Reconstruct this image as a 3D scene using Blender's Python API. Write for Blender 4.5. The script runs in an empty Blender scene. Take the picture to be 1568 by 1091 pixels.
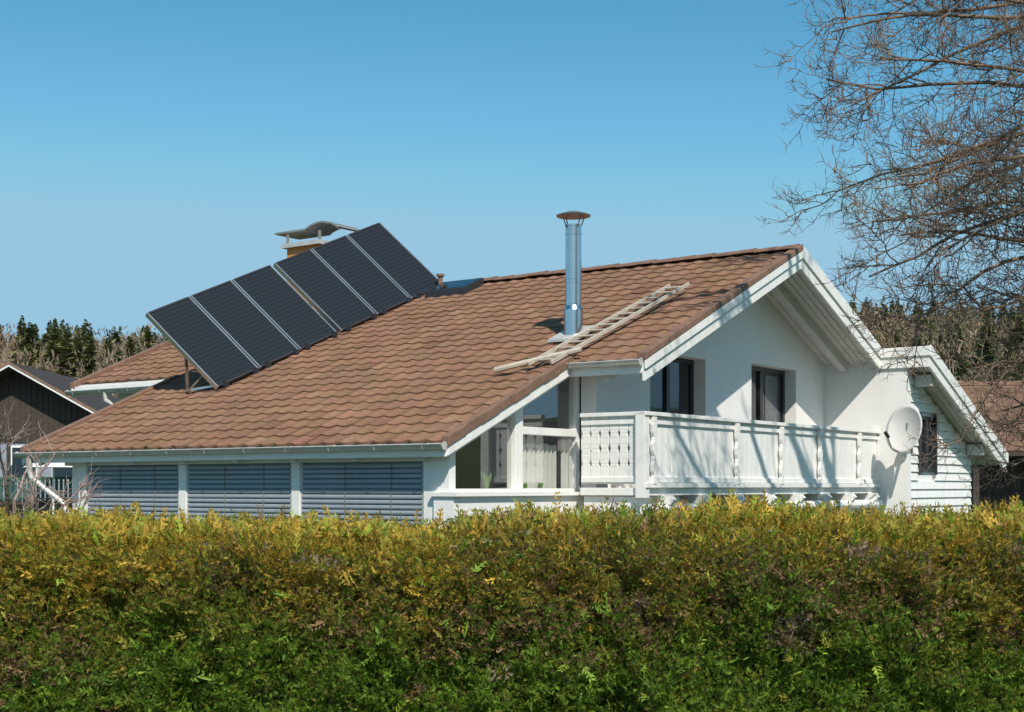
import bpy, bmesh, math, random
import numpy as np
from mathutils import Vector, Matrix, noise
random.seed(7); rng=np.random.default_rng(7)
CZ=2.6
sc=bpy.context.scene
# ---------------------------------------------------------------- materials
def nt(name):
    m=bpy.data.materials.new(name); m.use_nodes=True
    t=m.node_tree; p=t.nodes['Principled BSDF']; return m,t,p
def mat(name,col,rough=.6,var=.12,scale=4,bump=0,bscale=40,metal=0,stretch=(1,1,1),spec=.5,streak=0):
    m,t,p=nt(name); N=t.nodes; L=t.links
    tc=N.new('ShaderNodeTexCoord'); mp=N.new('ShaderNodeMapping'); mp.inputs['Scale'].default_value=stretch
    L.new(tc.outputs['Object'],mp.inputs[0])
    n=N.new('ShaderNodeTexNoise'); n.inputs['Scale'].default_value=scale; n.inputs['Detail'].default_value=6; n.inputs['Roughness'].default_value=.65
    L.new(mp.outputs[0],n.inputs[0])
    r=N.new('ShaderNodeValToRGB'); e=r.color_ramp.elements
    e[0].position=.3; e[1].position=.7
    e[0].color=(*[c*(1-var) for c in col],1); e[1].color=(*[min(1,c*(1+var)) for c in col],1)
    L.new(n.outputs['Fac'],r.inputs[0]); out=r.outputs[0]
    if streak:
        mp2=N.new('ShaderNodeMapping'); mp2.inputs['Scale'].default_value=(7,7,.6); L.new(tc.outputs['Object'],mp2.inputs[0])
        n3=N.new('ShaderNodeTexNoise'); n3.inputs['Scale'].default_value=1.5; n3.inputs['Detail'].default_value=5; L.new(mp2.outputs[0],n3.inputs[0])
        mr=N.new('ShaderNodeMapRange'); mr.inputs[1].default_value=.35; mr.inputs[2].default_value=.65; mr.inputs[3].default_value=1-streak; mr.inputs[4].default_value=1
        L.new(n3.outputs['Fac'],mr.inputs[0]); vs=N.new('ShaderNodeVectorMath'); vs.operation='SCALE'; L.new(out,vs.inputs[0]); L.new(mr.outputs[0],vs.inputs['Scale']); out=vs.outputs[0]
    L.new(out,p.inputs['Base Color'])
    p.inputs['Roughness'].default_value=rough; p.inputs['Metallic'].default_value=metal
    p.inputs['Specular IOR Level'].default_value=spec
    if bump:
        n2=N.new('ShaderNodeTexNoise'); n2.inputs['Scale'].default_value=bscale; n2.inputs['Detail'].default_value=4
        L.new(mp.outputs[0],n2.inputs[0])
        b=N.new('ShaderNodeBump'); b.inputs['Strength'].default_value=bump; b.inputs['Distance'].default_value=.02
        L.new(n2.outputs['Fac'],b.inputs['Height']); L.new(b.outputs[0],p.inputs['Normal'])
    return m
def matcol(name,rough=.7,trans=0,stain=0,spec=.3,bump=0):
    m,t,p=nt(name); N=t.nodes; L=t.links
    a=N.new('ShaderNodeAttribute'); a.attribute_name='Col'
    out=a.outputs['Color']
    if stain:
        tc=N.new('ShaderNodeTexCoord')
        n=N.new('ShaderNodeTexNoise'); n.inputs['Scale'].default_value=1.1; n.inputs['Detail'].default_value=8; n.inputs['Roughness'].default_value=.7
        L.new(tc.outputs['Object'],n.inputs[0])
        n2=N.new('ShaderNodeTexNoise'); n2.inputs['Scale'].default_value=26; n2.inputs['Detail'].default_value=5
        L.new(tc.outputs['Object'],n2.inputs[0])
        ad=N.new('ShaderNodeMath'); ad.operation='ADD'; L.new(n.outputs['Fac'],ad.inputs[0]); L.new(n2.outputs['Fac'],ad.inputs[1])
        r=N.new('ShaderNodeMapRange'); r.inputs[1].default_value=.7; r.inputs[2].default_value=1.3; r.inputs[3].default_value=1-stain; r.inputs[4].default_value=1+stain
        L.new(ad.outputs[0],r.inputs[0])
        mx=N.new('ShaderNodeVectorMath'); mx.operation='SCALE'; L.new(out,mx.inputs[0]); L.new(r.outputs[0],mx.inputs['Scale']); out=mx.outputs[0]
        b=N.new('ShaderNodeBump'); b.inputs['Strength'].default_value=.35; b.inputs['Distance'].default_value=.01
        L.new(n2.outputs['Fac'],b.inputs['Height']); L.new(b.outputs[0],p.inputs['Normal'])
    L.new(out,p.inputs['Base Color']); p.inputs['Roughness'].default_value=rough; p.inputs['Specular IOR Level'].default_value=spec
    if trans:
        tr=N.new('ShaderNodeBsdfTranslucent'); L.new(out,tr.inputs[0])
        ms=N.new('ShaderNodeMixShader'); ms.inputs[0].default_value=trans
        L.new(p.outputs[0],ms.inputs[1]); L.new(tr.outputs[0],ms.inputs[2])
        L.new(ms.outputs[0],N['Material Output'].inputs[0])
    return m
def matglass(name,tint=(.95,.97,.97)):
    m,t,p=nt(name); N=t.nodes; L=t.links; N.remove(p)
    tr=N.new('ShaderNodeBsdfTransparent'); tr.inputs[0].default_value=(*tint,1)
    g=N.new('ShaderNodeBsdfGlossy'); g.inputs['Roughness'].default_value=.01
    ms=N.new('ShaderNodeMixShader'); ms.inputs[0].default_value=.26; L.new(tr.outputs[0],ms.inputs[1]); L.new(g.outputs[0],ms.inputs[2])
    L.new(ms.outputs[0],N['Material Output'].inputs[0])
    try: m.use_transparent_shadow=True
    except Exception: pass
    return m
M_plaster=mat('white_plaster',(.80,.79,.765),.85,.03,1.5,.3,60,streak=.03)
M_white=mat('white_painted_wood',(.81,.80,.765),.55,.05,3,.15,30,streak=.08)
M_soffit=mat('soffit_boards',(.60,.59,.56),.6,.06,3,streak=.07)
M_verge=mat('verge_clay',(.20,.115,.078),.8,.25,6,.3,30)
M_tile=matcol('roof_tiles',.9,0,.26,spec=.15)
M_dark=mat('dark_window_frame',(.03,.03,.035),.4,.1)
M_dglass=mat('dark_window_glass',(.012,.016,.02),.04,.1,spec=.8)
M_glass=matglass('clear_glass')
M_blind=mat('grey_blind_slats',(.29,.335,.38),.5,.06,2,metal=.1,streak=.08)
M_metalw=mat('zinc_gutter',(.58,.56,.53),.45,.15,4,metal=.3)
M_alu=mat('aluminium',(.62,.62,.62),.35,.08,5,metal=.9)
M_steel=mat('stainless_steel',(.62,.64,.66),.25,.06,3,metal=1.0)
M_rust=mat('weathered_metal',(.25,.17,.13),.5,.3,8,metal=.6)
M_orange=mat('orange_render',(.55,.25,.08),.8,.15,5,.2)
M_ladder=mat('weathered_wood',(.44,.39,.32),.75,.2,8,.2)
M_inner=mat('room_interior',(.20,.19,.16),.9,.2,1)
M_curtain=mat('curtain_cloth',(.60,.59,.54),.9,.05,4)
M_dish=mat('dish_paint',(.68,.67,.65),.5,.06,3)
M_brownwood=mat('dark_brown_wood',(.05,.035,.026),.7,.3,6,.2)
M_green=mat('green_painted_wood',(.03,.10,.07),.6,.2,5)
M_plant=mat('plant_leaves',(.09,.19,.025),.5,.3,9)
M_solar,t,p=nt('solar_absorber'); N=t.nodes; L=t.links
tc=N.new('ShaderNodeTexCoord'); sx=N.new('ShaderNodeSeparateXYZ'); L.new(tc.outputs['UV'],sx.inputs[0])
w=N.new('ShaderNodeMath'); w.operation='MULTIPLY'; w.inputs[1].default_value=22; L.new(sx.outputs[1],w.inputs[0])
fr=N.new('ShaderNodeMath'); fr.operation='FRACT'; L.new(w.outputs[0],fr.inputs[0])
gt=N.new('ShaderNodeMath'); gt.operation='GREATER_THAN'; gt.inputs[1].default_value=.88; L.new(fr.outputs[0],gt.inputs[0])
mx=N.new('ShaderNodeMix'); mx.data_type='RGBA'; mx.inputs[6].default_value=(.018,.020,.023,1); mx.inputs[7].default_value=(.034,.037,.041,1)
L.new(gt.outputs[0],mx.inputs[0]); L.new(mx.outputs[2],p.inputs['Base Color']); p.inputs['Roughness'].default_value=.24; p.inputs['Specular IOR Level'].default_value=.45
# ---------------------------------------------------------------- builders
HOUSE_LOC=Vector((1.669,18.0,0)); HOUSE_ROT=math.radians(-36.0)
def empty(name,loc=(0,0,0),rot=0):
    e=bpy.data.objects.new(name,None); sc.collection.objects.link(e); e.location=loc; e.rotation_euler=(0,0,rot); e.empty_display_size=.3; return e
class MB:
    def __init__(s,house=True): s.V=[];s.F=[];s.M=[];s.h=house;s.UV={}
    def v(s,a,b,z):
        s.V.append((-a,b,z+CZ) if s.h else (a,b,z)); return len(s.V)-1
    def hexa(s,P,m=0):
        i=[s.v(*q) for q in P]
        for f in ((0,1,2,3),(4,5,6,7),(0,1,5,4),(1,2,6,5),(2,3,7,6),(3,0,4,7)):
            s.F.append([i[k] for k in f]); s.M.append(m)
    def box(s,a0,a1,b0,b1,z0,z1,m=0):
        s.hexa([(a0,b0,z0),(a1,b0,z0),(a1,b1,z0),(a0,b1,z0),(a0,b0,z1),(a1,b0,z1),(a1,b1,z1),(a0,b1,z1)],m)
    def slope(s,a0,a1,b0,b1,f,t,bo,m=0):
        s.hexa([(a0,b0,f(b0)+bo),(a1,b0,f(b0)+bo),(a1,b1,f(b1)+bo),(a0,b1,f(b1)+bo),(a0,b0,f(b0)+t),(a1,b0,f(b0)+t),(a1,b1,f(b1)+t),(a0,b1,f(b1)+t)],m)
    def strip(s,a0,a1,b0,b1,zb,f,t,m=0):
        s.hexa([(a0,b0,zb),(a1,b0,zb),(a1,b1,zb),(a0,b1,zb),(a0,b0,f(b0)+t),(a1,b0,f(b0)+t),(a1,b1,f(b1)+t),(a0,b1,f(b1)+t)],m)
    def tube(s,pts,r,n=8,m=0,caps=True):
        pts=[Vector(q) for q in pts]; rs=r if isinstance(r,(list,tuple)) else [r]*len(pts); rings=[]; P3=[]
        for i,q in enumerate(pts):
            d=(pts[min(i+1,len(pts)-1)]-pts[max(i-1,0)]).normalized()
            u=d.orthogonal().normalized() if i==0 else (u-d*u.dot(d)).normalized()
            w=d.cross(u); co=[(q+(u*math.cos(k*2*math.pi/n)+w*math.sin(k*2*math.pi/n))*rs[i]) for k in range(n)]; P3.append(co)
            rings.append([s.v(*c) for c in co])
        for A,B in zip(rings,rings[1:]):
            for k in range(n): s.F.append([A[k],A[(k+1)%n],B[(k+1)%n],B[k]]); s.M.append(m)
        if caps:
            s.F.append([s.v(*c) for c in P3[0]][::-1]); s.M.append(m); s.F.append([s.v(*c) for c in P3[-1]]); s.M.append(m)
    def beam(s,p0,p1,w,h,m=0):
        p0=Vector(p0);p1=Vector(p1);d=(p1-p0).normalized(); up=Vector((0,0,1)) if abs(d.z)<.95 else Vector((0,1,0))
        x=d.cross(up).normalized()*w/2; y=x.cross(d).normalized()*h/2
        s.hexa([p0-x-y,p0+x-y,p0+x+y,p0-x+y,p1-x-y,p1+x-y,p1+x+y,p1-x+y],m)
    def make(s,name,mats,parent=None,bevel=0,smooth=False,recalc=True,xf=None):
        me=bpy.data.meshes.new(name); me.from_pydata(s.V,[],s.F)
        for m in mats: me.materials.append(m)
        me.polygons.foreach_set('material_index',s.M)
        if recalc:
            bm=bmesh.new(); bm.from_mesh(me); bmesh.ops.recalc_face_normals(bm,faces=bm.faces); bm.to_mesh(me); bm.free()
        if smooth: me.polygons.foreach_set('use_smooth',[True]*len(me.polygons))
        me.update()
        o=bpy.data.objects.new(name,me); sc.collection.objects.link(o)
        if parent: o.parent=parent
        elif s.h: o.location=HOUSE_LOC; o.rotation_euler=(0,0,HOUSE_ROT)
        if bevel:
            b=o.modifiers.new('bevel','BEVEL'); b.width=bevel; b.segments=2; b.limit_method='ANGLE'
        return o
def npmesh(name,V,Fq,mats,col=None,parent=None,mi=None,smooth=False):
    me=bpy.data.meshes.new(name); V=np.ascontiguousarray(V,dtype=np.float32).reshape(-1,3); Fq=np.asarray(Fq,dtype=np.int32)
    k=Fq.shape[1]; me.vertices.add(len(V)); me.vertices.foreach_set('co',V.ravel())
    me.loops.add(Fq.size); me.loops.foreach_set('vertex_index',Fq.ravel())
    me.polygons.add(len(Fq)); me.polygons.foreach_set('loop_start',np.arange(0,Fq.size,k,dtype=np.int32))
    for m in mats: me.materials.append(m)
    if mi is not None: me.polygons.foreach_set('material_index',np.asarray(mi,dtype=np.int32))
    me.update(calc_edges=True)
    me.polygons.foreach_set('use_smooth',[smooth]*len(Fq))
    if col is not None:
        at=me.attributes.new('Col','FLOAT_COLOR','POINT'); c=np.ones((len(V),4),dtype=np.float32); c[:,:3]=col; at.data.foreach_set('color',c.ravel())
    o=bpy.data.objects.new(name,me); sc.collection.objects.link(o)
    if parent: o.parent=parent
    return o
# ---------------------------------------------------------------- house
SL=.428; SR=.41; BR=4.645; ZR=1.678+SL*BR
fl=lambda b:1.678+SL*b
fr_=lambda b:ZR-SR*(b-BR)
f=lambda b:fl(b) if b<=BR else fr_(b)
house=empty('chalet_house',HOUSE_LOC,HOUSE_ROT)
def tiles(name,cells,W,Hh,org,uv,vv,nv,parent,base,dark=None):
    K=8; n=len(cells); cells=np.array(cells,dtype=float)
    u=np.linspace(0,1,K+1); prof=.010*np.clip(np.cos(u*math.pi*2),-.6,1)+.01
    org,uv,vv,nv=[np.array(q,dtype=float) for q in (org,uv,vv,nv)]
    rj=rng.normal(0,.002,(n,1)); rv=rng.normal(0,.005,(n,1))
    U=(cells[:,:1]+u[None,:])*W
    rows=[]
    for vo,no in ((0,-.012),(0.0,.020),(1.12,.0)):
        Vv=(cells[:,1:2]+vo)*Hh+rv+0*U-.010*(u[None,:]*(1-u[None,:])*4)*(vo==0)
        Nn=prof[None,:]+no+rj
        rows.append(org+U[...,None]*uv+Vv[...,None]*vv+Nn[...,None]*nv)
    V=np.stack(rows,1).reshape(-1,3)
    idx=np.arange(n)[:,None]*3*(K+1); F=[]
    for r in range(2):
        for k in range(K):
            a=idx[:,0]+r*(K+1)+k; F.append(np.stack([a,a+1,a+K+2,a+K+1],1))
    F=np.concatenate(F)
    br=np.clip(rng.normal(1,.06,(n,1)),.75,1.25); c=np.array(base)[None]*br
    c=c*(1+rng.normal(0,.025,(n,3)))
    odd=rng.random(n)<.03; c[odd]*=np.array([1.12,1.17,1.2]); odd=rng.random(n)<.03; c[odd]*=.85
    return npmesh(name,V,F,[M_tile],np.repeat(c,3*(K+1),0),parent)
W=.28
cs=math.sqrt(1+SL*SL); tot=(BR+2.62)*cs; NR=26; Hh=tot/NR
cells=[]
for i in range(0,43):
    for j in range(NR):
        b=(j+.5)*Hh/cs-2.62
        if i<4 and b<0: continue
        if i>=33 and b<.36: continue
        cells.append((i,j))
TB=(.236,.132,.083)
tiles('roof_tiles_front',cells,W,Hh,(0,-2.62,fl(-2.62)-.04+CZ),(-1,0,0),(0,1/cs,SL/cs),(0,-SL/cs,1/cs),house,TB)
cs2=math.sqrt(1+SR*SR); tot2=(12.1-BR)*cs2; NR2=23; H2=tot2/NR2
cells=[]
for i in range(-3,43):
    for j in range(NR2):
        b=12.1-(j+.5)*H2/cs2
        if i<0 and b<7.9: continue
        cells.append((i,j))
tiles('roof_tiles_rear',cells,W,H2,(0,12.1,fr_(12.1)-.04+CZ),(-1,0,0),(0,-1/cs2,SR/cs2),(0,SR/cs2,1/cs2),house,TB)
m=MB()
a=-.02
while a<11.9:
    pts0=[];r0=.125;r1=.105;L_=.40; dz=random.uniform(-.008,.008)
    for (aa,r) in ((a,r0),(a+L_,r1)):
        ring=[m.v(aa,BR+math.cos(q)*r*1.15,ZR-.02+dz+math.sin(q)*r*.62) for q in [math.pi*k/8 for k in range(9)]]
        pts0.append(ring)
    for k in range(8): m.F.append([pts0[0][k],pts0[0][k+1],pts0[1][k+1],pts0[1][k]]); m.M.append(0)
    c=m.v(a,BR,ZR-.03)
    for k in range(8): m.F.append([pts0[0][k],pts0[0][k+1],c]); m.M.append(0)
    a+=.36
m.make('ridge_caps',[M_verge],house,recalc=False)
m=MB()
for (a0,a1,b0,b1) in ((0,9.24,0,BR),(9.24,11.98,.36,BR),(1.12,9.24,-2.6,0)): m.slope(a0,a1,b0,b1,fl,-.06,-.2)
m.slope(0,11.98,BR,7.9,fr_,-.06,-.2); m.slope(-.86,11.98,7.9,12.08,fr_,-.06,-.2)
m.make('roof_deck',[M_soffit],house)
m=MB()
for k in range(9):
    a=.06+k*.115
    m.slope(a,a+.10,.03,BR-.01,fl,-.203,-.215); m.slope(a,a+.10,BR+.01,7.84,fr_,-.203,-.215)
for k in range(3):
    a=-.80+k*.115
    m.slope(a,a+.10,7.92,12.0,fr_,-.203,-.215)
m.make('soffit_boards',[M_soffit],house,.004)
m=MB()
m.slope(-.045,0,-.03,BR,fl,-.05,-.33); m.slope(-.075,-.045,-.05,BR,fl,-.05,-.17)
m.slope(-.045,0,BR,7.87,fr_,-.05,-.33); m.slope(-.075,-.045,BR,7.86,fr_,.035,-.16)
m.box(-.905,-.0,7.86,7.9,f(7.9)-.32,f(7.9)+.0); m.box(-.93,-.0,7.83,7.86,f(7.9)-.13,f(7.9)+.03)
m.slope(-.905,-.86,7.9,12.12,fr_,-.05,-.33); m.slope(-.935,-.905,7.86,12.14,fr_,.035,-.16)
m.slope(1.075,1.12,-2.62,-.05,fl,-.06,-.20)
m.box(1.1,9.26,-2.64,-2.6,fl(-2.6)-.22,fl(-2.6)-.06)
m.box(0,1.12,-.045,0,fl(0)-.24,fl(0)-.06)
m.slope(9.24,9.28,-2.62,.36,fl,-.06,-.24); m.slope(11.98,12.02,.3,BR,fl,-.06,-.24)
m.box(9.28,12.0,.32,.36,fl(.36)-.22,fl(.36)-.06)
m.make('fascia_boards',[M_white],house,.006)
m=MB()
m.slope(-.085,.05,-.06,BR,fl,.045,-.045)
nv=8
for k in range(nv):
    b0=-2.64+k*(2.62/nv); m.slope(1.055,1.16,b0,b0+2.62/nv+.02,lambda b,k=k:fl(b)+.012*(k%2),.04,-.085)
m.slope(9.2,9.31,-2.64,.36,fl,.04,-.06); m.slope(11.93,12.05,.3,BR,fl,.04,-.06)
m.make('verge_tiles',[M_verge],house,.01)
m=MB()
def gutter(a0,a1,b,z):
    n=8; R=.06
    prev=None
    for aa in (a0,a1):
        ring=[m.v(aa,b+math.cos(q)*R,z+math.sin(q)*R) for q in [math.pi+math.pi*k/n for k in range(n+1)]]
        ring2=[m.v(aa,b+math.cos(q)*(R-.01),z+math.sin(q)*(R-.01)) for q in [math.pi+math.pi*k/n for k in range(n+1)]]
        if prev:
            for k in range(n):
                m.F.append([prev[0][k],prev[0][k+1],ring[k+1],ring[k]]);m.M.append(0)
                m.F.append([prev[1][k],prev[1][k+1],ring2[k+1],ring2[k]]);m.M.append(0)
        prev=(ring,ring2)
        m.tube([(aa-.004,b,z-.02),(aa+.004,b,z-.02)],.052,10)
    m.tube([(a0,b-R,z),(a1,b-R,z)],.010,6)
    k=a0+.3
    while k<a1:
        m.tube([(k,b-R-.005,z+.01),(k,b-.045,z-.05),(k,b,z-.066),(k,b+.05,z-.04),(k,b+.07,z+.02)],.009,5); k+=.75
gutter(1.08,9.3,-2.69,fl(-2.62)-.065)
gutter(-.03,1.1,-.11,fl(0)-.08)
gutter(9.3,12.05,.25,fl(.3)-.12)
zg=fl(-2.62)-.08
m.tube([(9.0,-2.69,zg-.05),(9.0,-2.69,zg-.22),(9.0,-2.66,zg-.34),(8.75,-2.55,zg-.55),(8.5,-2.46,zg-.72),(8.42,-2.44,zg-.9),(8.42,-2.44,-2.6)],.045,10)
m.tube([(11.0,.25,fl(.3)-.16),(11.0,.25,fl(.3)-.3),(10.9,.4,fl(.3)-.42),(10.7,.7,fl(.3)-.5),(10.7,.7,-2.6)],.045,10)
m.make('gutters',[M_metalw],house,0,True)
m=MB()
for k in range(8):
    a=1.5+k*1.05; m.slope(a,a+.09,-2.58,-2.40,fl,-.2,-.27)
m.box(.45,1.0,BR-.09,BR+.09,f(BR)-.42,f(BR)-.21)
m.slope(.55,.68,.1,BR-.1,fl,-.216,-.36); m.slope(.55,.68,BR+.1,7.84,fr_,-.216,-.36)
for b in (8.25,11.0): m.box(-.8,-.5,b,b+.14,f(b+.14)-.42,f(b+.14)-.22)
m.make('roof_beams',[M_soffit],house,.006)
# walls
m=MB()
A0,A1=1.0,1.3
G=-CZ
def wallcol(b0,b1,zb=G):
    if b0<BR<b1: wallcol(b0,BR,zb); wallcol(BR,b1,zb); return
    m.strip(A0,A1,b0,b1,zb,f,-.19)
D0,D1,W0,W1=1.87,3.52,5.06,6.73
wallcol(.72,D0); m.box(A0,A1,D0,D1,G,-.02); wallcol(D0,D1,1.92); wallcol(D1,W0); m.box(A0,A1,W0,W1,G,-.02); wallcol(W0,W1,1.97); wallcol(W1,7.9)
m.strip(.98,1.22,.42,.72,G,fl,-.19)
m.strip(-.5,1.3,7.9,8.1,G,f,-.19)
m.strip(-.44,-.3,8.1,11.3,G,f,-.22)
m.strip(-.3,11.6,11.15,11.3,G,f,-.22)
m.box(1.12,1.42,-2.47,.42,G,-.12); m.box(1.06,1.46,-2.50,.419,-.12,-.075)
m.strip(8.35,8.5,-2.3,.9,G,fl,-.21); m.strip(11.3,11.5,.9,BR,G,fl,-.21); m.strip(11.3,11.5,BR,11.15,G,fr_,-.21)
m.box(8.5,11.3,.8,.95,G,fl(.8)-.2)
m.make('walls',[M_plaster],house)
m=MB()
m.strip(1.22,1.36,-2.42,-2.30,-.075,fl,-.21)
m.strip(1.22,1.36,-1.08,-.92,-.075,fl,-.21)
m.strip(1.24,1.36,.33,.42,-.075,fl,-.21)
m.slope(1.22,1.36,-2.30,-1.08,fl,-.21,-.29); m.slope(1.22,1.36,-.92,.33,fl,-.21,-.29)
m.box(1.23,1.35,-.92,.33,.66,.76); m.box(1.24,1.34,-2.30,-1.08,-.075,-.03); m.box(1.24,1.34,-.92,.33,-.075,-.03)
bw0,bw1=-2.42,-2.28
for a0,a1 in ((1.36,1.62),(3.68,3.83),(5.85,6.0),(8.02,8.2)): m.box(a0,a1,bw0,bw1,G,.30)
m.box(1.36,8.5,-2.44,-2.26,.302,fl(-2.44)-.21)
m.make('window_frames_white',[M_white],house,.006)
m=MB()
for a0,a1 in ((1.62,3.68),(3.83,5.85),(6.0,8.02)):
    m.box(a0+.002,a0+.035,-2.40,-2.33,G,.30,1); m.box(a1-.035,a1-.002,-2.40,-2.33,G,.30,1)
    z=.27; 
    while z>-2.4:
        dz=random.uniform(-.002,.002)
        i=[m.v(aa,bb,zz+z+dz) for aa in (a0+.03,a1-.03) for bb,zz in ((-2.405,-.042),(-2.412,-.026),(-2.410,-.006),(-2.395,.010),(-2.38,.018))]
        for k in range(4): m.F.append([i[k],i[k+1],i[k+6],i[k+5]]); m.M.append(0)
        z-=.064
    for q in (.25,.62): 
        aa=a0+(a1-a0)*q; m.box(aa-.004,aa+.004,-2.42,-2.414,-2.4,.29,2)
    m.box(a0+.03,a1-.03,-2.36,-2.35,-2.5,.3,0)
m.make('window_blinds',[M_blind,M_metalw,M_inner],house,recalc=False)
# interior
m=MB()
m.box(1.4,8.3,-2.2,.7,-.5,-.3,0); m.box(4.2,4.3,-2.2,.9,-.3,fl(-2.2)-.25,0); m.box(1.5,4.2,.72,.8,-.3,1.3,0)
m.make('room',[M_inner],house)
m=MB()
def pleat(b0,b1,z0,z1,a_):
    n=int((b1-b0)/.02); pv=None
    for k in range(n+1):
        b=b0+(b1-b0)*k/n; a=a_+.02*math.sin(k*1.3)
        i=[m.v(a,b,z0),m.v(a,b,z1+.01*math.sin(k*.4))]
        if pv: m.F.append([pv[0],i[0],i[1],pv[1]]); m.M.append(0)
        pv=i
pleat(-.91,.10,-.06,.55,1.385); pleat(.18,.34,-.06,.66,1.385)
m.make('curtain',[M_curtain],house,recalc=False)
m=MB()
for cx in (-1.45,-.7,-.35):
    for k in range(30):
        th=random.uniform(0,6.28); l=random.uniform(.08,.24)*(1.1 if cx<-1 else .5); dx=math.cos(th)*l*.5*.15; dy=math.sin(th)*l*.5
        a_=1.345 if cx>-1 else 1.40; p0=(a_+dx*.1,cx+dy*.1,-.07); 
        i=[m.v(*p0),m.v(a_+dx*.6-.01,cx+dy*.6+.012,l*.7-.05),m.v(a_+dx,cx+dy,l-.07),m.v(a_+dx*.6+.01,cx+dy*.6-.012,l*.65-.05)]
        m.F.append(i); m.M.append(0)
m.make('window_plants',[M_plant],house,recalc=False)
m=MB()
def pane(a,b0,b1,z0,z0b,z1,z1b):
    m.F.append([m.v(a,b0,z0),m.v(a,b1,z0b),m.v(a,b1,z1b),m.v(a,b0,z1)]); m.M.append(0)
pane(1.29,-2.3,-1.08,-.04,-.04,fl(-2.3)-.28,fl(-1.08)-.28); pane(1.29,-.92,.33,-.04,-.04,.67,.67); pane(1.29,-.92,.33,.75,.75,fl(-.92)-.28,fl(.33)-.28)
m.make('conservatory_glass',[M_glass],house,recalc=False)
m=MB()
def win(b0,b1,z0,z1,a,split=None,mf=0,mg=1):
    w=.07
    m.box(a,a+.07,b0,b0+w,z0,z1,mf); m.box(a,a+.07,b1-w,b1,z0,z1,mf); m.box(a,a+.07,b0+w,b1-w,z1-w,z1,mf); m.box(a,a+.07,b0+w,b1-w,z0,z0+w,mf)
    if split:
        s=b0+(b1-b0)*split; m.box(a-.01,a+.07,s-.05,s+.05,z0+w,z1-w,mf)
    m.box(a+.03,a+.04,b0+w,b1-w,z0+w,z1-w,mg)
win(D0,D1,-.02,1.92,1.2,.52); win(W0,W1,-.02,1.97,1.2,.45)
m.box(1.223,1.227,W0+.95,W1-.25,.05,1.85,2)
win(8.54,9.27,.26,1.23,-.49,.5)
m.box(-.53,-.49,8.48,8.54,.2,1.29,0);m.box(-.53,-.49,9.27,9.33,.2,1.29,0)
M_cur2=mat('dimmed_curtain',(.12,.13,.14),.25,.2,12)  # pale curtain, its dimness painted in; the panel sits before the pane
m.make('dark_windows',[M_dark,M_dglass,M_cur2],house,.004)
m=MB(); z=G
while z<2.2:
    top=z+.145
    bmax=min(11.3, BR+(ZR-.22-top)/SR)
    def brd(b0,b1):
        if b1-b0>.05: m.hexa([(-.50,b0,z),(-.44,b0,z),(-.44,b1,z),(-.50,b1,z),(-.472,b0,top),(-.44,b0,top),(-.44,b1,top),(-.472,b1,top)])
    if top>.2 and z<1.29: brd(8.1,8.48); brd(9.33,bmax)
    else: brd(8.1,bmax)
    z+=.15
m.make('siding_boards',[M_white],house,.003)
# balcony
m=MB(); 
m.box(0.02,1.0,.06,7.9,-.12,-.02,0)
m.box(-.04,.10,.0,7.9,.905,.955,0)  ; m.box(.10,.98,.02,.13,.905,.955,0)
m.box(.0,.07,.04,7.9,.80,.86); m.box(.0,.07,.04,7.9,.05,.12)
m.box(.07,.98,.05,.11,.80,.86); m.box(.07,.98,.05,.11,.05,.12)
m.box(-.04,.08,.02,7.9,-.02,.045)
b=.14; 
while b<7.85:
    j=random.uniform(-.002,.002); m.box(.03+j,.05+j,b,b+.158,.02,.90); b+=.161
def orn(a,b,side):
    prof=[(.0,.045),(.08,.045),(.11,.025),(.16,.05),(.24,.055),(.30,.03),(.36,.022),(.42,.045),(.50,.055),(.56,.03),(.60,.022),(.66,.045),(.74,.05),(.80,.045),(.86,.045)]
    for (z0,w0),(z1,w1) in zip(prof,prof[1:]):
        m.hexa([(a-.05,b-w0,z0+.03),(a,b-w0,z0+.03),(a,b+w0,z0+.03),(a-.05,b+w0,z0+.03),(a-.05,b-w1,z1+.03),(a,b-w1,z1+.03),(a,b+w1,z1+.03),(a-.05,b+w1,z1+.03)])
def slotboard(a0,a1):
    c=(a0+a1)/2; hw=(a1-a0)/2
    prof=[(.0,.96),(.22,.96),(.26,.70),(.32,.93),(.40,.93),(.46,.68),(.52,.93),(.60,.93),(.66,.70),(.70,.96),(.88,.96)]
    for (z0,w0),(z1,w1) in zip(prof,prof[1:]):
        x0=hw*w0;x1=hw*w1
        m.hexa([(c-x0,.07,z0+.03),(c+x0,.07,z0+.03),(c+x0,.09,z0+.03),(c-x0,.09,z0+.03),(c-x1,.07,z1+.03),(c+x1,.07,z1+.03),(c+x1,.09,z1+.03),(c-x1,.09,z1+.03)])
for b in (.22,2.55,4.0,5.4,7.0): orn(-.0,b,0)
for k in range(6): slotboard(.12+k*.145,.12+(k+1)*.145)
m.box(-.02,.12,.0,.12,-.15,.95)
for b in (.5,1.5,2.5,3.5,4.5,5.5,6.5,7.5): m.box(-.10,1.0,b,b+.12,-.24,-.12); m.tube([(-.12,b+.06,-.15),(-.05,b+.06,-.24),(.2,b+.06,-.30)],.05,6)
m.tube([(-.02,.0,-.30),(-.02,7.9,-.30)],.075,10)
m.box(.3,1.0,.1,7.9,-.7,-.36)
m.box(.15,.98,.12,1.2,-.55,-.13)
m.make('balcony',[M_white],house,.005)
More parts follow.
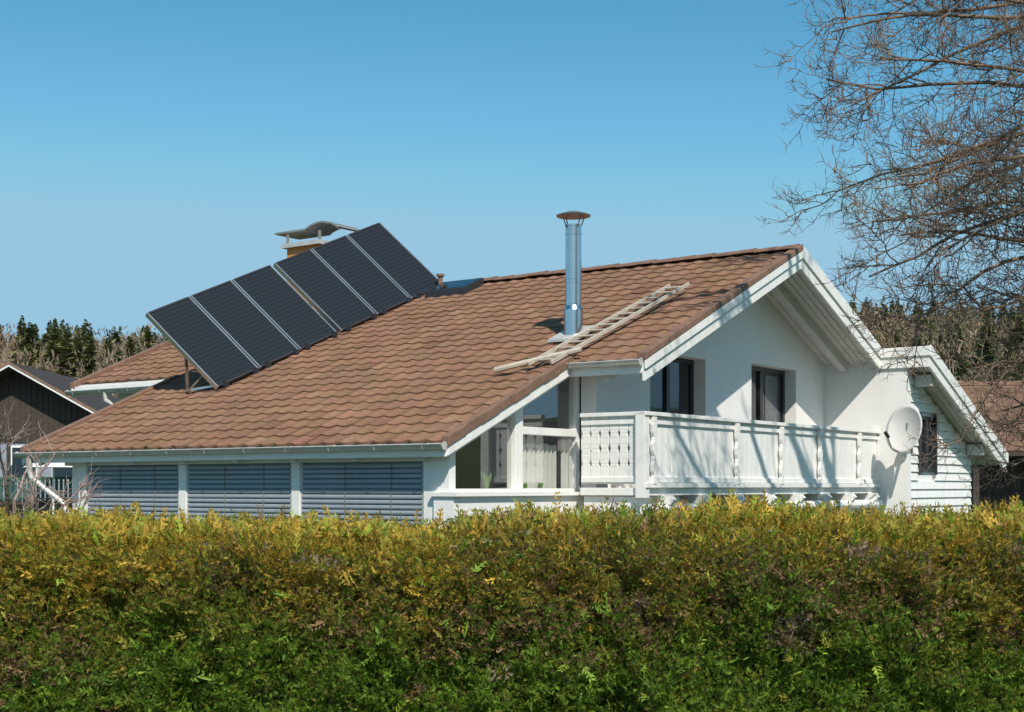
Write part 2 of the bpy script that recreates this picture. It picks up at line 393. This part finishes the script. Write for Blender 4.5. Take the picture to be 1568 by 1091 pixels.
# chimney
m=MB()
ca,cb=9.78,4.25
m.box(ca-.42,ca+.42,cb-.38,cb+.38,3.0,4.55,0)
m.box(ca-.5,ca+.5,cb-.46,cb+.46,4.55,4.63,1)
for sa in (-.42,.42):
    for sb in (-.36,.36): m.box(ca+sa-.02,ca+sa+.02,cb+sb-.02,cb+sb+.02,4.63,4.82,2)
pv=None
for k in range(33):
    q=k/32; aa=ca+.80-1.66*q
    zz=4.86 + (0 if q<.5 else .12*math.sin(math.pi*(q-.5)/.5)**.7 - .05*(q-.5)/.5)
    i=[m.v(aa,cb-.34,zz),m.v(aa,cb+.34,zz),m.v(aa,cb-.34,zz+.035),m.v(aa,cb+.34,zz+.035)]
    if pv:
        for x in ((0,1),(2,3),(0,2),(1,3)): m.F.append([pv[x[0]],pv[x[1]],i[x[1]],i[x[0]]]); m.M.append(2)
    pv=i
M_hood=mat('hood_metal',(.34,.32,.30),.5,.3,5,metal=.5)
m.make('brick_chimney',[M_orange,M_metalw,M_hood],house)
m=MB()
g=lambda b:fl(b)+.07
m.slope(5.95,6.85,3.95,4.5,g,.03,-.15,0); m.slope(6.0,6.8,4.0,4.45,g,.036,.031,1)
m.tube([(6.9,4.45,fl(4.45)),(6.9,4.45,fl(4.45)+.24)],.045,8,2); m.tube([(6.9,4.45,fl(4.45)+.22),(6.9,4.45,fl(4.45)+.26)],.075,8,2)
m.make('skylight',[M_dark,M_dglass,M_verge],house,.004)
# flue
m=MB(); pa,pb=1.72,.99; zb=fl(pb)
m.tube([(pa,pb,zb-.1),(pa,pb,zb+.36)],.135,32,0); m.tube([(pa,pb,zb+.36),(pa,pb,zb+.42)],[.135,.112],32,0)
for z0,z1 in ((.42,.80),(.80,1.42),(1.42,1.54)):
    m.tube([(pa,pb,zb+z0),(pa,pb,zb+z1)],.112,32,0); m.tube([(pa,pb,zb+z1-.010),(pa,pb,zb+z1+.010)],.119,32,0)
m.tube([(pa,pb,zb+.44),(pa,pb,zb+.465)],.118,32,0); m.tube([(pa,pb,zb+.74),(pa,pb,zb+.765)],.118,32,0)
for k in range(4):
    q=k*math.pi/2+.4; m.tube([(pa+.11*math.cos(q),pb+.11*math.sin(q),zb+1.5),(pa+.18*math.cos(q),pb+.18*math.sin(q),zb+1.67)],.009,5,1)
m.tube([(pa,pb,zb+1.67),(pa,pb,zb+1.685)],[.238,.242],32,1)
m.tube([(pa,pb,zb+1.685),(pa,pb,zb+1.73),(pa,pb,zb+1.75)],[.242,.10,.01],32,1)
m.slope(pa-.25,pa+.25,pb-.28,pb+.25,fl,.055,.02,2)
M_capm=mat('flue_cap_metal',(.34,.27,.23),.4,.2,6,metal=.8)
o=m.make('metal_flue_pipe',[M_steel,M_capm,M_metalw],None,0,False)
for p_ in o.data.polygons: p_.use_smooth=(len(p_.vertices)==4 and p_.material_index<2)
# ladder
m=MB()
off=.10
La=[(1.50,-.42),(1.20,2.78)]; Lb=[(1.14,-.42),(.88,2.78)]
def P(ab,o_=off): return (ab[0],ab[1],fl(ab[1])+o_)
m.beam(P(La[0]),P(La[1]),.035,.05); m.beam(P(Lb[0]),P(Lb[1]),.035,.05)
for k in range(14):
    q=(k+.6)/14.2; x=[La[0][j]+(La[1][j]-La[0][j])*q for j in (0,1)]; y=[Lb[0][j]+(Lb[1][j]-Lb[0][j])*q for j in (0,1)]
    m.tube([P(x),P(y)],.016,6)
m.make('roof_ladder',[M_ladder],None,.004)
m=MB(); m.tube([(1.95,-.55,fl(-.55)+.09),(.95,.02,fl(.02)+.11)],.04,8); m.make('snow_guard_pole',[M_ladder])
# solar panels
r0=Vector((7.40,-.437,0)); r1=Vector((6.97,4.62,0)); r0.z=fl(r0.y)+.05; r1.z=fl(r1.y)+.03
row=(r1-r0); Lr=row.length; e1=row.normalized()
T=Vector((1.21,-.52,1.17)); T=(T-e1*T.dot(e1)); e2=T.normalized(); LT=T.length*.985
en=e1.cross(e2).normalized()
if en.z<0: en=-en
pw=(Lr-.10-.03*4)/6; s=0
for k in range(6):
    m=MB(); o=r0+e1*s
    def Q(u,v,w): return tuple(o+e1*u+e2*v+en*w)
    def bx(u0,u1,v0,v1,w0,w1,mm): m.hexa([Q(u0,v0,w0),Q(u1,v0,w0),Q(u1,v1,w0),Q(u0,v1,w0),Q(u0,v0,w1),Q(u1,v0,w1),Q(u1,v1,w1),Q(u0,v1,w1)],mm)
    bx(.022,pw-.022,.03,LT-.03,-.07,-.004,0)
    bx(0,.022,0,LT,-.08,.006,1); bx(pw-.022,pw,0,LT,-.08,.006,1); bx(.022,pw-.022,0,.03,-.08,.004,3); bx(.022,pw-.022,LT-.03,LT,-.08,.004,3)
    for u in (.12,pw-.12):
        a_=Q(u,.02,-.10); b_=Q(u,LT*.93,-.10); m.beam(a_,b_,.04,.04,1)
        h_=Q(u,LT*.5,-.12); c_=(h_[0]-.05,h_[1],fl(h_[1])+.02); m.beam(h_,c_,.035,.035,2); m.beam(Q(u,LT*.22,-.12),c_,.03,.03,2)
        m.beam(a_,(a_[0],a_[1],fl(a_[1])+.0),.04,.04,1)
        m.beam((a_[0]-.08,a_[1],fl(a_[1])+.04),(c_[0]+.05,c_[1],fl(c_[1])+.04),.035,.035,1)
        m.box(a_[0]-.15,a_[0]-.08,a_[1]-.035,a_[1]+.035,fl(a_[1])-.01,fl(a_[1])+.08,3)
    ob=m.make('solar_panel',[M_solar,M_alu,M_rust,M_dark])
    me=ob.data; uvl=me.uv_layers.new(name='UVMap')
    for pl in me.polygons:
        for li in pl.loop_indices:
            c=Vector(me.vertices[me.loops[li].vertex_index].co); c=Vector((-c.x,c.y,c.z-CZ))-o
            uvl.data[li].uv=(c.dot(e1)/pw,c.dot(e2)/LT)
    s+=pw+(.10 if k==2 else .03)
# satellite dish
m=MB(False); C=Vector((6.48,23.45,.95+CZ)); nrm=Vector((-.80,-.62,.20)).normalized(); ux=nrm.cross(Vector((0,0,1))).normalized(); uy=ux.cross(nrm)
rings=[]; NRr=8; NS=40
for sgn in (0,1):
    for i in range(NRr+1):
        rr=i/NRr*.41
        rings.append([m.v(*(C+ux*math.cos(q)*rr*.86+uy*math.sin(q)*rr+nrm*(.10*(rr/.42)**2-.10-sgn*.012))) for q in [2*math.pi*k/NS for k in range(NS)]])
for sgn in (0,1):
    for i in range(NRr):
        A=rings[sgn*(NRr+1)+i];B=rings[sgn*(NRr+1)+i+1]
        for k in range(NS): m.F.append([A[k],A[(k+1)%NS],B[(k+1)%NS],B[k]]); m.M.append(0)
A=rings[NRr];B=rings[2*NRr+1]
for k in range(NS): m.F.append([A[k],A[(k+1)%NS],B[(k+1)%NS],B[k]]); m.M.append(0)
m.tube([C-uy*.40,C-uy*.38+nrm*.25,C-uy*.2+nrm*.40],.014,6,1); m.tube([C-uy*.22+nrm*.36,C-uy*.16+nrm*.46],.03,8,2)
wallp=Vector((6.66,24.05,C.z-.3)); m.tube([C-nrm*.11,C-nrm*.22,C-nrm*.22-Vector((0,0,.35)),wallp-Vector((0,0,.05))],.025,8,1)
m.box(C.x-nrm.x*.18-.07,C.x-nrm.x*.18+.07,C.y-nrm.y*.18-.05,C.y-nrm.y*.18+.05,C.z-.1,C.z+.1,1)
m.tube([wallp-Vector((0,.04,.05)),wallp+Vector((0,.06,-.05))],.08,8,1)
m.make('satellite_dish',[M_dish,M_alu,M_dark],None,0,True,recalc=False)
# ground
def gh(x,y):
    t_=min(1,max(0,(y-70)/190)); t_=t_*t_*(3-2*t_)
    return t_*(20+x*.028)+ (1.2*math.sin(x*.05)+.8*math.sin(y*.04))*min(1,max(0,(y-60)/60))+max(0,y-260)*.05
xs=np.linspace(-600,600,121); ys=np.concatenate([np.linspace(-60,400,116),np.linspace(420,1500,20)])
V=[(x,y,gh(x,y)) for y in ys for x in xs]; nx=len(xs)
F=[(j*nx+i,j*nx+i+1,(j+1)*nx+i+1,(j+1)*nx+i) for j in range(len(ys)-1) for i in range(nx-1)]
M_ground=mat('grass_ground',(.055,.075,.022),.95,.35,.4,.5,8)
npmesh('ground',np.array(V),F,[M_ground],smooth=True)
def diamonds(O,D,S,L_,Wd,col):
    V=np.stack([O,O+D*L_*.45+S*Wd,O+D*L_,O+D*L_*.45-S*Wd],1)
    return V.reshape(-1,3),np.repeat(col,4,0)
def norm(v): return v/np.maximum(1e-9,np.linalg.norm(v,axis=1,keepdims=True))
# hedge
def nz(x,y,z,s): return noise.noise(Vector((x*s,y*s,z*s)))
def ztop(x): return 2.385+.016*x+.025*math.sin(x*2.1)+.018*math.sin(x*5.3+1)+.02*nz(x,0,0,7)
M_leaf=matcol('hedge_leaves',.6,.28)
pts=[];nrmv=[];cols=[];szs=[]
Y0=6.65;Y1=7.85
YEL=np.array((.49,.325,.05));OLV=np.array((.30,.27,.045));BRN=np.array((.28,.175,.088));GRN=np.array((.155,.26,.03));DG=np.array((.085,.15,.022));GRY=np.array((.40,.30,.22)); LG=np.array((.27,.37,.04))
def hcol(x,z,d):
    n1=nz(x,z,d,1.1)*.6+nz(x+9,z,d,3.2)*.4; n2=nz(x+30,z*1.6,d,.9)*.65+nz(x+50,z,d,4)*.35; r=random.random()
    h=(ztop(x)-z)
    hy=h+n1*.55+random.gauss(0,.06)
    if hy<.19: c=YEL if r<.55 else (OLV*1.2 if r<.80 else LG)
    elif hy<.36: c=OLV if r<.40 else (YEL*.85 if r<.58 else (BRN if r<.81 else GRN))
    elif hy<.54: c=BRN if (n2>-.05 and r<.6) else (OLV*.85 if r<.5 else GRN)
    else: c=BRN*.85 if (n2>.24 and r<.6) else (GRN if r<.60 else (DG if r<.75 else (OLV*.8 if r<.85 else LG)))  # lower foliage green; its darker tones partly paint in shade on the hedge
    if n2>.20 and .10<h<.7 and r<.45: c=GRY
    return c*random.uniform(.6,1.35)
def front_y(x,z):
    t=max(0,z-(ztop(x)-.16)); return Y0+nz(x,z,0,2.2)*.09+nz(x,z,3,5)*.09+nz(x,z,7,11)*.07+t*t*6
NF=132000
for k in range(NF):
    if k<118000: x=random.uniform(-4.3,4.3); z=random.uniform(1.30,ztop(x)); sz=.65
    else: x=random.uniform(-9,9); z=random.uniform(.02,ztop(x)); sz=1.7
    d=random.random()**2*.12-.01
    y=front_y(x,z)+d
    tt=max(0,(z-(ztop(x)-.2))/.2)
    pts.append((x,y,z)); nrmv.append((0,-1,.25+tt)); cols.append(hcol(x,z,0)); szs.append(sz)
for k in range(36000):
    x=random.uniform(-4.6,4.6) if k<31000 else random.uniform(-9,9); y=random.uniform(Y0+.1,Y1); z=ztop(x)+nz(x,y,5,2.5)*.04+nz(x,y,8,8)*.03-random.random()**2*.06+(.06*random.random() if random.random()<.06 else 0)
    pts.append((x,y,z)); nrmv.append((0,-.15,1)); cols.append(hcol(x,ztop(x)-random.random()*.1,0)); szs.append(.68 if k<31000 else 1.7)
for k in range(7000):
    x=random.uniform(-9,9); z=random.uniform(.02,ztop(x)); pts.append((x,Y1+nz(x,z,2,3)*.08,z)); nrmv.append((0,1,.2)); cols.append(hcol(x,z,3)); szs.append(2)
O=np.array(pts);Nn=np.array(nrmv);C_=np.array(cols);sz=np.array(szs)[:,None]; n=len(O)
D=norm(Nn*.75+rng.normal(0,.5,(n,3))+np.array([0,0,.25])); S=norm(np.cross(D,rng.normal(0,1,(n,3)))); Fv=[];Cv=[]
ln=rng.uniform(.045,.08,(n,1))*sz
for k in range(9):
    fk=[0,.15,.15,.35,.35,.58,.58,.8,.8][k]; sg=[0,1,-1,1,-1,1,-1,1,-1][k]; ang=.72 if sg else 0
    d=norm(D*math.cos(ang)+S*math.sin(ang)*sg+rng.normal(0,.12,(n,3)))
    s_=norm(np.cross(d,rng.normal(0,1,(n,3))*.4+np.cross(D,S)))
    v,c=diamonds(O+D*ln*fk,d,s_,(rng.uniform(.018,.030,(n,1)) if sg else ln/sz*1.1)*sz*(1-.45*fk),rng.uniform(.0026,.0044,(n,1))*sz,C_*rng.uniform(.85,1.15,(n,1)))
    Fv.append(v);Cv.append(c)
V=np.concatenate(Fv);C2=np.concatenate(Cv)
hedge=empty('hedge')
npmesh('foliage',V,np.arange(len(V)).reshape(-1,4),[M_leaf],C2,hedge)
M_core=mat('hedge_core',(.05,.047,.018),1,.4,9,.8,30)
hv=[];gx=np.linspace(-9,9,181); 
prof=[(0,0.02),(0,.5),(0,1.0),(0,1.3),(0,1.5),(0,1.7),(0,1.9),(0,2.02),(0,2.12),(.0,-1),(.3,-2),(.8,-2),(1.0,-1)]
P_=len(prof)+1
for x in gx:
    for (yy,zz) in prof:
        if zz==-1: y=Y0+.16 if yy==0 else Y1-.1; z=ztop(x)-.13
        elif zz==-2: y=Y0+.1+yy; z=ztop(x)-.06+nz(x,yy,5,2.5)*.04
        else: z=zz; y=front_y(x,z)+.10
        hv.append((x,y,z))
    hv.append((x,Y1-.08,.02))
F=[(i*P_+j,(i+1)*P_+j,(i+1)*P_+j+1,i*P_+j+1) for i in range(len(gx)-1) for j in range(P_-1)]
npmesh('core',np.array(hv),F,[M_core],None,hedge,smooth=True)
# bare trees
def tubes(segs,k):
    A=np.array([s[0] for s in segs]);B=np.array([s[1] for s in segs]);r0=np.array([s[2] for s in segs])[:,None];r1=np.array([s[3] for s in segs])[:,None]
    d=norm(B-A); ref=np.where(np.abs(d[:,2:3])<.9,np.array([[0,0,1.]]),np.array([[1.,0,0]])); u=norm(np.cross(d,ref)); w=np.cross(d,u); n=len(A)
    R=[]
    for base,r in ((A,r0),(B+d*r1*.3,r1)):
        for j in range(k):
            q=2*math.pi*j/k; R.append(base+(u*math.cos(q)+w*math.sin(q))*r)
    V=np.stack(R,1).reshape(-1,3); F=[]
    ix=np.arange(n)*2*k
    for j in range(k): F.append(np.stack([ix+j,ix+(j+1)%k,ix+k+(j+1)%k,ix+k+j],1))
    return V,np.concatenate(F)
class Tree:
    def __init__(s,seed,spec): s.r=random.Random(seed); s.segs=[]; s.spec=spec; s.km=1; s.rm=1
    def grow(s,p,d,L_,r,lv):
        sp=s.spec[lv]; n=sp['n']; st=L_/n; R=s.r; p=Vector(p); d=Vector(d).normalized()
        last=lv==len(s.spec)-1
        nk=0 if last else max(1,int(sp['kids']*s.km)); sched=sorted(R.uniform(sp.get('s0',.2),1.0) for _ in range(nk)); ki=0
        if last: nk=0
        for i in range(n):
            tr=sp['trop'](i/n)
            d=(d+Vector((R.gauss(0,1),R.gauss(0,1),R.gauss(0,1)))*sp['wig']+Vector((0,0,tr))).normalized()
            q=p+d*st; ra=r*(1-.75*i/n); rb=r*(1-.75*(i+1)/n)
            s.segs.append((tuple(p),tuple(q),ra,rb))
            while ki<nk and sched[ki]<=(i+1)/n:
                fr0=sched[ki]*n-i; pp=p.lerp(q,max(0,min(1,fr0)))
                ax=d.cross(Vector((R.gauss(0,1),R.gauss(0,1),R.gauss(0,1)))).normalized(); ang=R.uniform(.5,1.15)
                cd=(d*math.cos(ang)+ax*math.sin(ang))
                s.grow(pp,cd,s.spec[lv+1]['len']*R.uniform(.6,1.3)*(1.15-.5*sched[ki]),s.spec[lv+1]['r']*s.rm,lv+1); ki+=1
            p=q
    def build(s,name,mats,parent):
        big=[x for x in s.segs if x[2]>.02]; sm=[x for x in s.segs if x[2]<=.02]
        V1,F1=tubes(big,8) if big else (np.zeros((0,3)),np.zeros((0,4),int)); V2,F2=tubes(sm,4)
        mi=np.concatenate([np.zeros(len(F1)),np.ones(len(F2))])
        return npmesh(name,np.concatenate([V1,V2]),np.concatenate([F1,F2+len(V1)]),mats,None,parent,mi,smooth=True)
M_bark=mat('bark',(.20,.14,.095),.9,.3,12,.6,40)
M_twig=mat('twigs',(.20,.135,.092),.8,.3,3)
spec=[dict(n=16,wig=.11,trop=lambda t:-.03+.045*t,kids=17,s0=.15,len=4,r=.03),
      dict(n=10,wig=.19,trop=lambda t:-.01+.06*t,kids=10,s0=.12,len=1.15,r=.0085),
      dict(n=7,wig=.28,trop=lambda t:.03+.08*t,kids=5,s0=.15,len=.50,r=.0046),
      dict(n=4,wig=.30,trop=lambda t:.10,kids=0,len=.16,r=.0032)]
T1=Tree(11,spec); base=Vector((7.68,13.4,0)); 
p=base.copy(); d=Vector((-.02,0,1)); r=.25; tp=[]
for i in range(26):
    d=(d+Vector((random.gauss(0,.03),random.gauss(0,.03),.1))).normalized(); q=p+d*.52; T1.segs.append((tuple(p),tuple(q),r,r*.94)); tp.append((q.copy(),r)); p=q; r*=.94
tp0=tp[-1][0].x; sh=base.x-sum(e[0].x for e in tp[6:16])/10
def at(z): 
    return min(tp,key=lambda e:abs(e[0].z-z))
for (z,az,el,L_) in ((3.7,168,.0,2.9),(4.0,160,-.05,2.9),(4.2,165,-.05,3.0),(4.4,195,-.02,3.2),(4.6,170,-.02,3.6),(4.9,186,-.02,4.0),(5.1,160,.05,4.1),(5.3,192,.02,4.3),(5.5,178,.04,4.4),(5.6,172,.06,4.5),(5.9,205,.06,4.3),(6.1,188,.05,4.6),(6.2,183,.04,4.6),(6.4,160,.08,4.6),(6.6,170,.05,4.6),(6.7,178,.04,4.6),(6.9,194,.04,4.6),(7.2,170,.02,4.6),(7.4,186,.0,4.6),(7.6,176,.0,4.5),(6.0,150,.10,4.3),(6.8,212,.08,4.4),(7.3,152,.05,4.3),(7.7,202,.0,4.5),(7.9,165,.0,4.5),(6.5,184,.05,4.5),(7.1,180,.05,4.5)):
    q,r=at(z); a_=math.radians(az); T1.grow(q,(math.cos(a_),math.sin(a_),el),L_*(1+sh*-.15),.038,0)
T1.km=.55
for i in range(6):
    z=5.0+i*.9; q,r=at(z); az=(-.9,.0,.9,-.4,.5,-1.1)[i]; T1.grow(q,(math.cos(az),math.sin(az),.4),3.6,.038,0)
T1.rm=3.2; T1.km=.40  # heavy limbs above the view, added to cast shadow streaks on balcony and fascia
for (z,az,el,L_) in ((8.8,178,.28,4.6),(9.5,158,.35,4.3),(9.8,202,.35,4.3),(10.4,182,.35,4.6),(10.9,170,.4,4.3),(11.5,192,.45,4.0),(12.0,150,.5,3.6),(12.6,205,.55,3.4),(13.2,176,.6,3.4)):
    q,r=at(z); a_=math.radians(az); T1.grow(q,(math.cos(a_),math.sin(a_),el),L_,.11,0)
tree=empty('bare_tree'); T1.build('branches',[M_bark,M_twig],tree)
M_twig2=mat('apple_twigs',(.30,.22,.19),.8,.3,3)
spec2=[dict(n=8,wig=.16,trop=lambda t:.04,kids=7,s0=.2,len=1.1,r=.03),
      dict(n=6,wig=.2,trop=lambda t:.08,kids=4,s0=.15,len=.55,r=.008),
      dict(n=4,wig=.25,trop=lambda t:.1,kids=0,len=.26,r=.005)]
T2=Tree(5,spec2); T2.segs.append(((-5.3,14.6,0),(-5.2,14.6,1.7),.09,.07))
for i in range(11):
    az=i*2.4; T2.grow((-5.2,14.6,1.5+.06*i),(math.cos(az),math.sin(az),.5+.08*i),1.3,.028,0)
tree2=empty('bare_apple_tree'); T2.build('branches',[M_bark,M_twig2],tree2)
# forest
FV=[];FC=[]
HZ=np.array([.012,.017,.023])  # bluish distance haze, painted into the tree colours
def conifer(x,y,h,r,col):
    z0=gh(x,y); n=420; t_=rng.random(n)**.85; az=rng.random(n)*6.283; ln=(r*(1-t_)**.75*rng.uniform(.55,1.15,n)+.15)
    O=np.stack([x+0*t_,y+0*t_,z0+h*(.05+.95*t_)],1); D=norm(np.stack([np.cos(az),np.sin(az),-.35+.5*t_],1)); S=norm(np.stack([-np.sin(az),np.cos(az),rng.normal(0,.5,n)],1))
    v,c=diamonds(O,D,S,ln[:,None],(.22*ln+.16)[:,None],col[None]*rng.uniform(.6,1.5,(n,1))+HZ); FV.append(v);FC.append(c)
def bare(x,y,h,r,col,n=190,wd=1):
    z0=gh(x,y); ph=rng.random(n)**.4; u=norm(rng.normal(0,1,(n,3))); 
    O=np.array([x,y,z0+h*.60])+u*ph[:,None]*np.array([r,r,h*.38]); D=norm(u*.55+np.array([0,0,.55])+rng.normal(0,.45,(n,3))); S=norm(np.cross(D,rng.normal(0,1,(n,3))))
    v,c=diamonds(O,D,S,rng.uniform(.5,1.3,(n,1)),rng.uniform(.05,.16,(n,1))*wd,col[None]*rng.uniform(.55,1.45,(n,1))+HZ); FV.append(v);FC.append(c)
    for j in range(4):
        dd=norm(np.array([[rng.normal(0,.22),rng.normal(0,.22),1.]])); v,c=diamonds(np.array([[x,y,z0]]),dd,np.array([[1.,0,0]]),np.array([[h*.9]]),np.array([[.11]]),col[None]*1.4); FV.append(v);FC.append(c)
k=0
while k<1350:
    y=rng.uniform(165,285); x=rng.uniform(-.48,.48)*y
    if abs(x/y)<.13 : continue
    k+=1
    fy=(y-165)/120; patch=nz(x,y,0,.035)
    if rng.random()<.22+.80*fy+patch*.8: 
        conifer(x,y,rng.uniform(6.0,12.5)+patch*4,rng.uniform(2.1,3.6),np.array([.125,.160,.048])*rng.uniform(.6,1.4)*np.array([rng.uniform(.85,1.5),1,1]))
    else: bare(x,y,rng.uniform(7,11.5),rng.uniform(2.2,3.8),np.array([.23,.17,.105])*rng.uniform(.65,1.3)*np.array([1,rng.uniform(.9,1.1),rng.uniform(.8,1.15)]),190)
k=0
while k<330:
    y=rng.uniform(95,165); x=rng.uniform(-.5,.5)*y
    if abs(x/y)<.13: continue
    k+=1
    if rng.random()<.28: conifer(x,y,rng.uniform(4,8),rng.uniform(1.2,2.0),np.array([.11,.15,.045])*rng.uniform(.7,1.3))
    else: bare(x,y,rng.uniform(3.5,7.5),rng.uniform(1.5,2.7),np.array([.23,.175,.105])*rng.uniform(.65,1.25),210,.6)
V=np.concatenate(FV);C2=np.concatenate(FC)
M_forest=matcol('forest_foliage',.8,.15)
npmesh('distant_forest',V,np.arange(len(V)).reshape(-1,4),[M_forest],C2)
# neighbour left
nh=empty('neighbour_wooden_house',(-19.2,55,0),0)
m=MB(False)
ap=5.0+CZ-.35
def rf(x): return ap-abs(x)*.56
def sl(x0,x1,y0,y1,t0,t1,mm): 
    m.hexa([(x0,y0,rf(x0)+t0),(x1,y0,rf(x1)+t0),(x1,y1,rf(x1)+t0),(x0,y1,rf(x0)+t0),(x0,y0,rf(x0)+t1),(x1,y0,rf(x1)+t1),(x1,y1,rf(x1)+t1),(x0,y1,rf(x0)+t1)],mm)
for x0,x1 in ((-3.6,0),(0,3.6)):
    sl(x0,x1,-.9,9,-.15,.0,0); sl(x0,x1,-.95,9,.0,.10,0); sl(x0,x1,-.98,-.9,-.08,.0,4); sl(x0,x1,-1.0,-.951,.004,.11,3)
    a0=min(x0*.86,x1*.86); a1=max(x0*.86,x1*.86)
    m.hexa([(a0,0,4.3),(a1,0,4.3),(a1,8,4.3),(a0,8,4.3),(a0,0,rf(a0)-.16),(a1,0,rf(a1)-.16),(a1,8,rf(a1)-.16),(a0,8,rf(a0)-.16)],0)
k=-3.0
while k<3.0: m.box(k,k+.02,-.03,-.001,4.3,rf(k)-.2,0); k+=.22
m.box(-3.1,3.1,.05,8,0,4.3,1)
for x in (-2.2,-.2,1.4): m.box(x,x+.9,-.02,.05,2.9,4.1,2); m.box(x-.08,x+.98,.02,.045,2.82,4.18,4)
m.box(-3.4,3.5,-1.2,.05,1.9,2.05,0)
for k in range(40): x=-3.4+k*.175; m.box(x,x+.11,-1.22,-1.18,2.05,2.85,5)
m.box(-3.4,3.5,-1.25,-1.15,2.85,2.95,5); m.box(-3.4,3.5,-1.25,-1.15,2.1,2.16,5)
for x in (-3.3,0,3.4): m.box(x,x+.12,-1.2,-1.08,0,4.6,0)
m.tube([(2.2,-2.5,0),(2.2,-2.5,4.0)],.04,6,4); m.tube([(2.2,-2.5,3.3),(2.2,-2.5,3.9)],[1.1,.03],10,4)
M_shadewall=mat('shade_blue_wall',(.25,.29,.35),.8,.1,1)  # light wall with its bluish shade painted into the colour
m.make('house_body',[M_brownwood,M_shadewall,M_dglass,M_verge,M_white,M_green],nh)
# neighbour right
nb=empty('neighbour_tiled_house',(17.0,45,0),math.radians(-4))
cs3=math.hypot(1,.5); cells=[(i,j) for i in range(0,50) for j in range(14)]
z_e=1.05+CZ
tiles('roof_tiles',cells,.32,.37,(-3.2,-2.6,z_e),(1,0,0),(0,1/cs3,.5/cs3),(0,-.5/cs3,1/cs3),nb,(.19,.115,.08))
m=MB(False); 
zr=z_e+14*.37/cs3*.5; yr=-2.6+14*.37/cs3
m.hexa([(-3.2,-2.6,z_e-.18),(12.8,-2.6,z_e-.18),(12.8,yr,zr-.18),(-3.2,yr,zr-.18),(-3.2,-2.6,z_e-.02),(12.8,-2.6,z_e-.02),(12.8,yr,zr-.02),(-3.2,yr,zr-.02)],0)
m.hexa([(-3.2,yr,zr-.18),(12.8,yr,zr-.18),(12.8,yr+4.6,z_e-.18),(-3.2,yr+4.6,z_e-.18),(-3.2,yr,zr),(12.8,yr,zr),(12.8,yr+4.6,z_e),(-3.2,yr+4.6,z_e)],1)
m.tube([(-3.2,yr,zr+.0),(12.8,yr,zr+.0)],.14,8,1)
m.box(-2.8,12.4,-1.0,yr+4.2,0,z_e-.1,0)
m.box(-3.2,12.8,-2.72,-2.6,z_e-.14,z_e-.02,0)
for x in (-2.9,0,3,6,9,12.2): m.box(x,x+.18,-2.4,-2.2,0,z_e-.1,0)
for x in (0.6,4): m.box(x,x+1.2,-1.04,-1.0,1.4,2.8,2)
m.make('house_body',[M_brownwood,M_verge,M_dglass,M_metalw],nb)
# light, world, camera
dvec=Vector((-.238,.971,-1.04)).normalized()
sl_=bpy.data.lights.new('sun','SUN'); sl_.energy=5.0; sl_.angle=math.radians(.5); sl_.color=(1,.93,.83)
so=bpy.data.objects.new('sun',sl_); sc.collection.objects.link(so); so.rotation_euler=dvec.to_track_quat('-Z','Y').to_euler(); so.location=(0,-20,30)
wd=bpy.data.worlds.new('World'); sc.world=wd; wd.use_nodes=True; t=wd.node_tree
bg=t.nodes['Background']; sky=t.nodes.new('ShaderNodeTexSky'); sky.sky_type='NISHITA'; sky.sun_disc=False
sky.sun_elevation=math.asin(-dvec.z); sky.sun_rotation=math.atan2(-dvec.x,-dvec.y); sky.altitude=700; sky.air_density=1.0; sky.dust_density=.8; sky.ozone_density=1.0
sep=t.nodes.new('ShaderNodeSeparateColor'); cmb=t.nodes.new('ShaderNodeCombineColor')
t.links.new(sky.outputs[0],sep.inputs[0])
def mth(op,a,b):
    n_=t.nodes.new('ShaderNodeMath'); n_.operation=op
    for k,x in enumerate((a,b)):
        if isinstance(x,(int,float)): n_.inputs[k].default_value=x
        else: t.links.new(x,n_.inputs[k])
    return n_.outputs[0]
# per-channel response of the clear spring sky, with the glow round the (separate) sun kept in range
for ch,(k_,g_,lim,cap) in enumerate(((2.3,1.9,1.0,.25),(1.36,1.20,1.08,.45),(1.22,1.15,1.10,.60))):
    x=mth('MULTIPLY',sep.outputs[ch],.1)
    y=mth('MULTIPLY',mth('POWER',x,g_),k_)
    z_=mth('MINIMUM',mth('MINIMUM',y,mth('MULTIPLY',x,lim)),cap)
    t.links.new(mth('MULTIPLY',z_,10.0),cmb.inputs[ch])
t.links.new(cmb.outputs[0],bg.inputs[0]); bg.inputs[1].default_value=.125
cam=bpy.data.cameras.new('camera'); co=bpy.data.objects.new('camera',cam); sc.collection.objects.link(co); sc.camera=co
co.location=(0,0,CZ); co.rotation_euler=(math.pi/2,0,0); cam.lens=49.8; cam.sensor_width=36; cam.shift_y=.1272; cam.clip_end=3000; cam.clip_start=.1
sc.view_settings.view_transform='Standard'; sc.view_settings.look='None'; sc.view_settings.exposure=0
